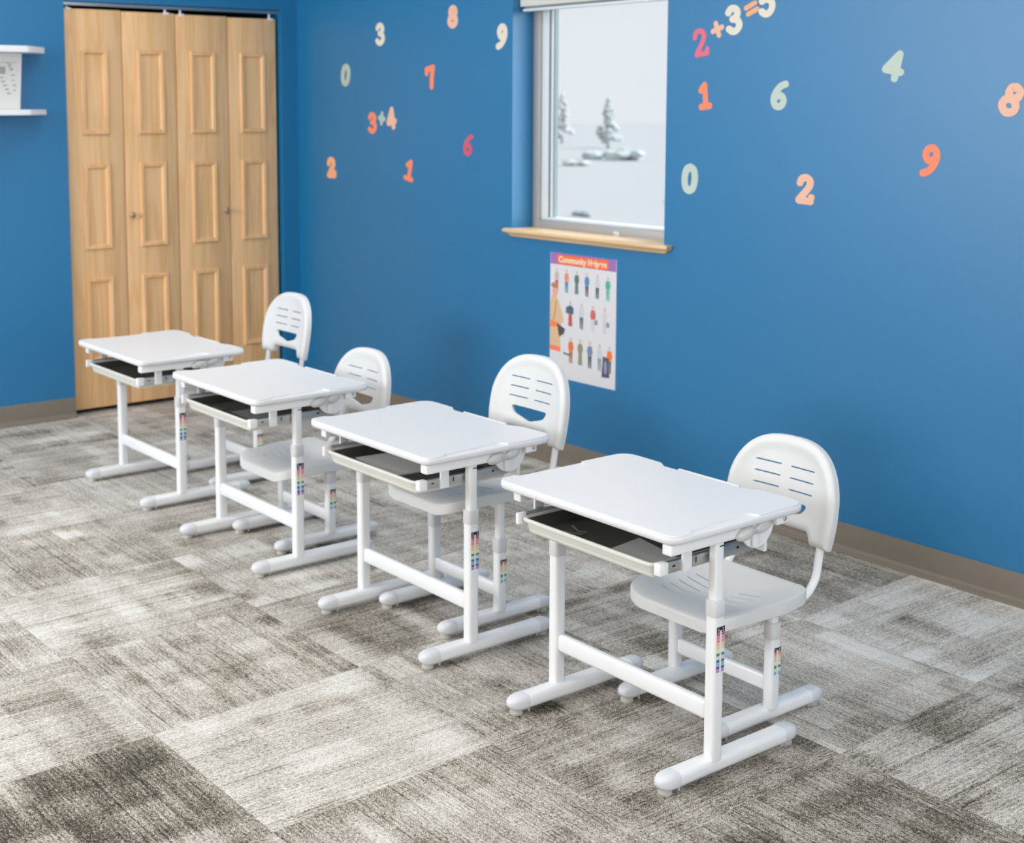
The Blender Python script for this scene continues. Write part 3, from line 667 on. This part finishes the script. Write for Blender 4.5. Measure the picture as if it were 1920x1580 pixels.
    # legs
    for s in (1, -1):
        cx, cy = s*.27, .180
        bm = NB(); post(bm, cx, cy, .032, .036, .046, .392, .0095); lg = obj('leg', bm, STEEL, d)
        bm = NB(); post(bm, cx, cy, .0355, .0395, .388, .428, .011, .002); obj('collar', bm, COLLAR, lg)
        bm = NB(); post(bm, cx, cy, .0245, .029, .392, z(.566), .007); obj('inner_tube', bm, STEEL, lg)
        bm = NB(); x_ = s*.27+s*.0126; box(bm, min(x_-.0008, x_), max(x_-.0008, x_), .177, .193, z(.5525), z(.5555)); obj('adjustment_slot', bm, BLACK, lg, 0)
        if s == 1: height_label(lg, .2862, .1685, .195, .258, .366, list(range(1, 13)))
        footbar(d, s*.261, .008, .482, .048, .013, .050, .052)
    bm = NB(); box(bm, -.256, .256, .168, .192, .135, .181, .009, 3); obj('crossbar', bm, STEEL, d)
    return d
DESKS = [((4.1986, -1.7859), .6125, 'white school desk nearest the viewer, holding a leaflet and metal bits in its drawer'),
         ((3.3057, -1.7943), .605, 'white school desk second from the viewer, with a large booklet in its drawer'),
         ((2.3703, -1.7943), .604, 'white school desk next to last in the row, with shiny bits in its drawer'),
         ((1.4438, -1.7618), .590, 'white school desk furthest from the viewer, right in front of the closet doors')]
for (x, y), h, lb in DESKS: desk((x, y, 0), h, lb)

# ------------------------------------------------------------------ chairs
def make_seat():
    bm = NB(); out = []
    pl = rpoly([(-.172, -.192, .075), (.172, -.192, .075), (.190, .02, .12), (.176, .142, .055), (-.176, .142, .055), (-.190, .02, .12)], 8)
    def ztop(x, y):
        z = .009*(x/.18)**2-.017*math.exp(-((x/.11)**2+((y+.01)/.10)**2))-.008*math.exp(-(((abs(x)-.085)/.05)**2+((y+.10)/.06)**2))
        z += .010*max(0, (y-.05)/.09)**2
        if y < -.09: z -= .022*((-.09-y)/.105)**2*(1-.55*min(1, abs(x)/.17)**2)
        z += .006*math.exp(-((x/.045)**2+((y+.12)/.06)**2))
        return z
    K = 12; rings = []
    for k in range(1, K+1):
        f = (k/K)*.965; rings.append([(p.x*f, p.y*f, ztop(p.x*f, p.y*f)) for p in pl])
    rings.append([(p.x*.99, p.y*.99, ztop(p.x, p.y)-.002) for p in pl])
    rings.append([(p.x, p.y, ztop(p.x, p.y)-.007) for p in pl])
    rings.append([(p.x*1.0, p.y*1.0, ztop(p.x, p.y)-.031) for p in pl])
    rings.append([(p.x*.975, p.y*.975, ztop(p.x, p.y)-.034) for p in pl])
    for f in (.94, .6, .2): rings.append([(p.x*f, p.y*f, ztop(p.x*f, p.y*f)-.016) for p in pl])
    loft(bm, rings, False, False)
    bm.verts.ensure_lookup_table(); n = len(pl)
    c = bm.verts.new((0, 0, ztop(0, 0)))
    bm.verts.ensure_lookup_table()
    for i in range(n): bm.faces.new((bm.verts[i], bm.verts[(i+1) % n], c))
    bm.verts.ensure_lookup_table(); b0 = n*(len(rings)-1); c2 = bm.verts.new((0, 0, ztop(0, 0)-.016)); bm.verts.ensure_lookup_table()
    for i in range(n): bm.faces.new((bm.verts[b0+(i+1) % n], bm.verts[b0+i], c2))
    o = obj('seat', bm, SHELL)
    cb = NB()
    for s in (1, -1):
        for k in range(5):
            y = -.105+.032*k
            box(cb, min(s*.038, s*.112), max(s*.038, s*.112), y-.0024, y+.0024, -.06, .05)
    boolean(o, cb)
    for p in o.data.polygons: p.use_smooth = True
    o.data.set_sharp_from_angle(angle=R(40))
    return o
def make_back():
    def hw(z): return .1795-.010*max(0, (.07-z)/.07)**1.5
    def up(a): return .105+.163*(1-min(1, a)**2.7)**.52
    def lw(a):
        t = min(1, max(0, (a-.50)/.13)); t = t*t*(3-2*t); return .031*(1-t)
    def pt(sv, t):
        a = abs(sv); z = lw(a)+(up(a)-lw(a))*t; return Vector((sv*hw(z), z))
    NS, NT = 96, 44
    ss = [math.copysign(1-(1-abs(-1+2*i/NS))**1.35, -1+2*i/NS) for i in range(NS+1)]
    tt = [.5-.5*math.copysign(abs(math.cos(math.pi*j/NT))**.9, math.cos(math.pi*j/NT)) for j in range(NT+1)]
    ol = [pt(-1+2*i/150, 1) for i in range(151)]+[pt(1, 1-j/30) for j in range(1, 31)]+[pt(1-2*i/150, 0) for i in range(1, 151)]+[pt(-1, j/30) for j in range(1, 30)]
    segs = list(zip(ol, ol[1:]+ol[:1]))
    def dist(p):
        b_ = 9.
        for q0, q1 in segs:
            e = q1-q0; l2 = e.length_squared
            k = 0 if l2 < 1e-12 else max(0, min(1, (p-q0).dot(e)/l2)); d_ = (p-q0-e*k).length_squared
            if d_ < b_: b_ = d_
        return math.sqrt(b_)
    bm = NB(); F, B = [], []
    for sv in ss:
        rf, rb = [], []
        for t in tt:
            p = pt(sv, t); d_ = min(dist(p), .05); bend = -.75*p.x**2+.006
            r_ = .020; yf = (r_-math.sqrt(max(0, r_*r_-(r_-d_)**2))) if d_ < r_ else 0
            yf = yf*.8+.003*min(1, max(0, (d_-.022)/.02))
            rf.append(bm.verts.new((p.x, yf+bend, p.y)))
            yb = .030-.019*min(1, max(0, (d_-.004)/.006)); rb.append(bm.verts.new((p.x, yb+bend, p.y)))
        F.append(rf); B.append(rb)
    for i in range(NS):
        for j in range(NT):
            bm.faces.new((F[i][j], F[i+1][j], F[i+1][j+1], F[i][j+1])); bm.faces.new((B[i][j], B[i][j+1], B[i+1][j+1], B[i+1][j]))
        for j, fl in ((0, 1), (NT, 0)):
            q = (F[i][j], B[i][j], B[i+1][j], F[i+1][j]); bm.faces.new(q if fl else q[::-1])
    for j in range(NT):
        for i, fl in ((0, 0), (NS, 1)):
            q = (F[i][j], B[i][j], B[i][j+1], F[i][j+1]); bm.faces.new(q[::-1] if fl else q)
    o = obj('backrest', bm, SHELL, None, 0)
    cb = NB()
    for s in (1, -1):
        for zz in (.190, .159, .128):
            x0, x1 = (.016, .098)
            box(cb, min(s*x0, s*x1), max(s*x0, s*x1), -.05, .08, zz-.0019, zz+.0019)
    hp = rpoly([(-.088, .099, .010), (-.07, .074, .03), (0, .056, .05), (.07, .074, .03), (.088, .099, .010)], 6)
    loft(cb, [[(p.x, y, p.y) for p in hp] for y in (-.05, .08)])
    boolean(o, cb)
    for p in o.data.polygons: p.use_smooth = True
    o.data.set_sharp_from_angle(angle=R(40))
    return o
SEAT, BACK = make_seat(), make_back()
first = [True]
def part(src, name, parent):
    if first[0]: o = src
    else: o = src.copy(); COL.objects.link(o)
    o.parent = parent; return o
CH_CELLS = [3, 4, 5, 6, 7, 8, 10]
def chair(loc, dz, back, label, rz=0):
    c = thing('school_chair', label, 'chair', loc, rz, 'white height adjustable school chairs')
    sz = .313+dz
    s_ = part(SEAT, 'seat', c); s_.location = (0, 0, sz)
    by, bz = .196+back, .408+dz
    b_ = part(BACK, 'backrest', c); b_.location = (0, by, bz); b_.rotation_euler = (R(-9), 0, 0)
    first[0] = False
    for s in (1, -1):
        bm = NB(); x = s*.139
        P = [(x, .02, sz-.025), (x, .10, sz-.025), (x, by-.045, sz-.020), (x, by-.008, sz+.015), (x, by+.004, sz+.06), (x, by+.013, bz+.012), (x, by+.024, bz+.06)]
        tube(bm, smoothpath(P, 7), .0115, .0095); obj('back_tube', bm, STEEL, c)
        cx = s*.163
        bm = NB(); post(bm, cx, .005, .030, .034, .046, .228, .009); lg = obj('leg', bm, STEEL, c)
        bm = NB(); post(bm, cx, .005, .0335, .0375, .225, .268, .011, .002); obj('collar', bm, COLLAR, lg)
        bm = NB(); post(bm, cx, .005, .023, .027, .228, sz-.020, .007); obj('inner_tube', bm, STEEL, lg)
        if s == 1: height_label(lg, cx+.0152, -.004, .020, .134, .204, CH_CELLS)
        footbar(c, s*.150, -.213, .213, .046, .013, .048, .050)
    bm = NB(); box(bm, -.15, .15, -.006, .016, .085, .127, .008, 3); obj('crossbar', bm, STEEL, c)
    bm = NB(); box(bm, -.165, .165, -.012, .022, sz-.037, sz-.022, .003); box(bm, -.15, -.128, -.08, .12, sz-.037, sz-.026, .003); box(bm, .128, .15, -.08, .12, sz-.037, sz-.026, .003)
    obj('seat_frame', bm, STEEL, c)
    return c
chair((4.205, -1.285, 0), 0, .01, 'white school chair at the desk nearest the viewer')
chair((3.272, -1.40, 0), .092, .04, 'white school chair at the second desk, set high in front of the poster')
chair((2.323, -1.395, 0), -.018, .03, 'white school chair at the third desk, with the lowest backrest')
chair((1.447, -1.19, 0), .078, .03, 'white school chair standing nearest the room corner and closet doors')

# ------------------------------------------------------------------ things lying in the drawers
def leaf(name, pts, z, label, m=PAPER, t=.0006, lift=0):
    bm = NB(); lo = [Vector(p) for p in pts]
    slab(bm, [Vector((p.x, p.y)) for p in lo], [(0, z), (0, z+t)])
    o = obj(name, bm, m, None, 0); tag(o, label, name.replace('_', ' ')); return o
d1, d2, d3 = DESKS[0][0], DESKS[1][0], DESKS[2][0]
zt = .4968
leaf('leaflet', [(d1[0]+.02, d1[1]+.075), (d1[0]+.165, d1[1]+.06), (d1[0]+.19, d1[1]+.165), (d1[0]+.0, d1[1]+.205)], zt, 'printed leaflet lying in the nearest desk drawer')
leaf('booklet', [(d2[0]-.19, d2[1]+.10), (d2[0]+.05, d2[1]+.085), (d2[0]+.07, d2[1]+.27), (d2[0]-.17, d2[1]+.285)], zt-.0075, 'large open booklet lying in the second desk drawer', t=.004)
leaf('leaflet', [(d3[0]-.06, d3[1]+.11), (d3[0]+.10, d3[1]+.10), (d3[0]+.12, d3[1]+.20), (d3[0]-.05, d3[1]+.215)], zt-.0085, 'grey leaflet lying in the third desk drawer', mat('grey_leaflet', (150, 148, 142), .7))
def hexkey(x, y, z, a, label):
    bm = NB(); P = smoothpath([(0, 0, .003), (.045, 0, .003), (.053, .004, .003), (.055, .022, .003)], 5)
    tube(bm, P, .0022, .0022, (0, 0, 1), 6); o = obj('hex_key', bm, CHROME); o.location = (x, y, z); o.rotation_euler = (0, 0, R(a)); tag(o, label, 'tool')
hexkey(d1[0]-.145, d1[1]+.085, zt, 20, 'small shiny hex key nearest the rim in the first drawer')
hexkey(d1[0]-.165, d1[1]+.135, zt, -25, 'small shiny hex key further back in the first drawer')
hexkey(d3[0]-.15, d3[1]+.09, zt-.0085, 10, 'small shiny hex key in the third desk drawer')
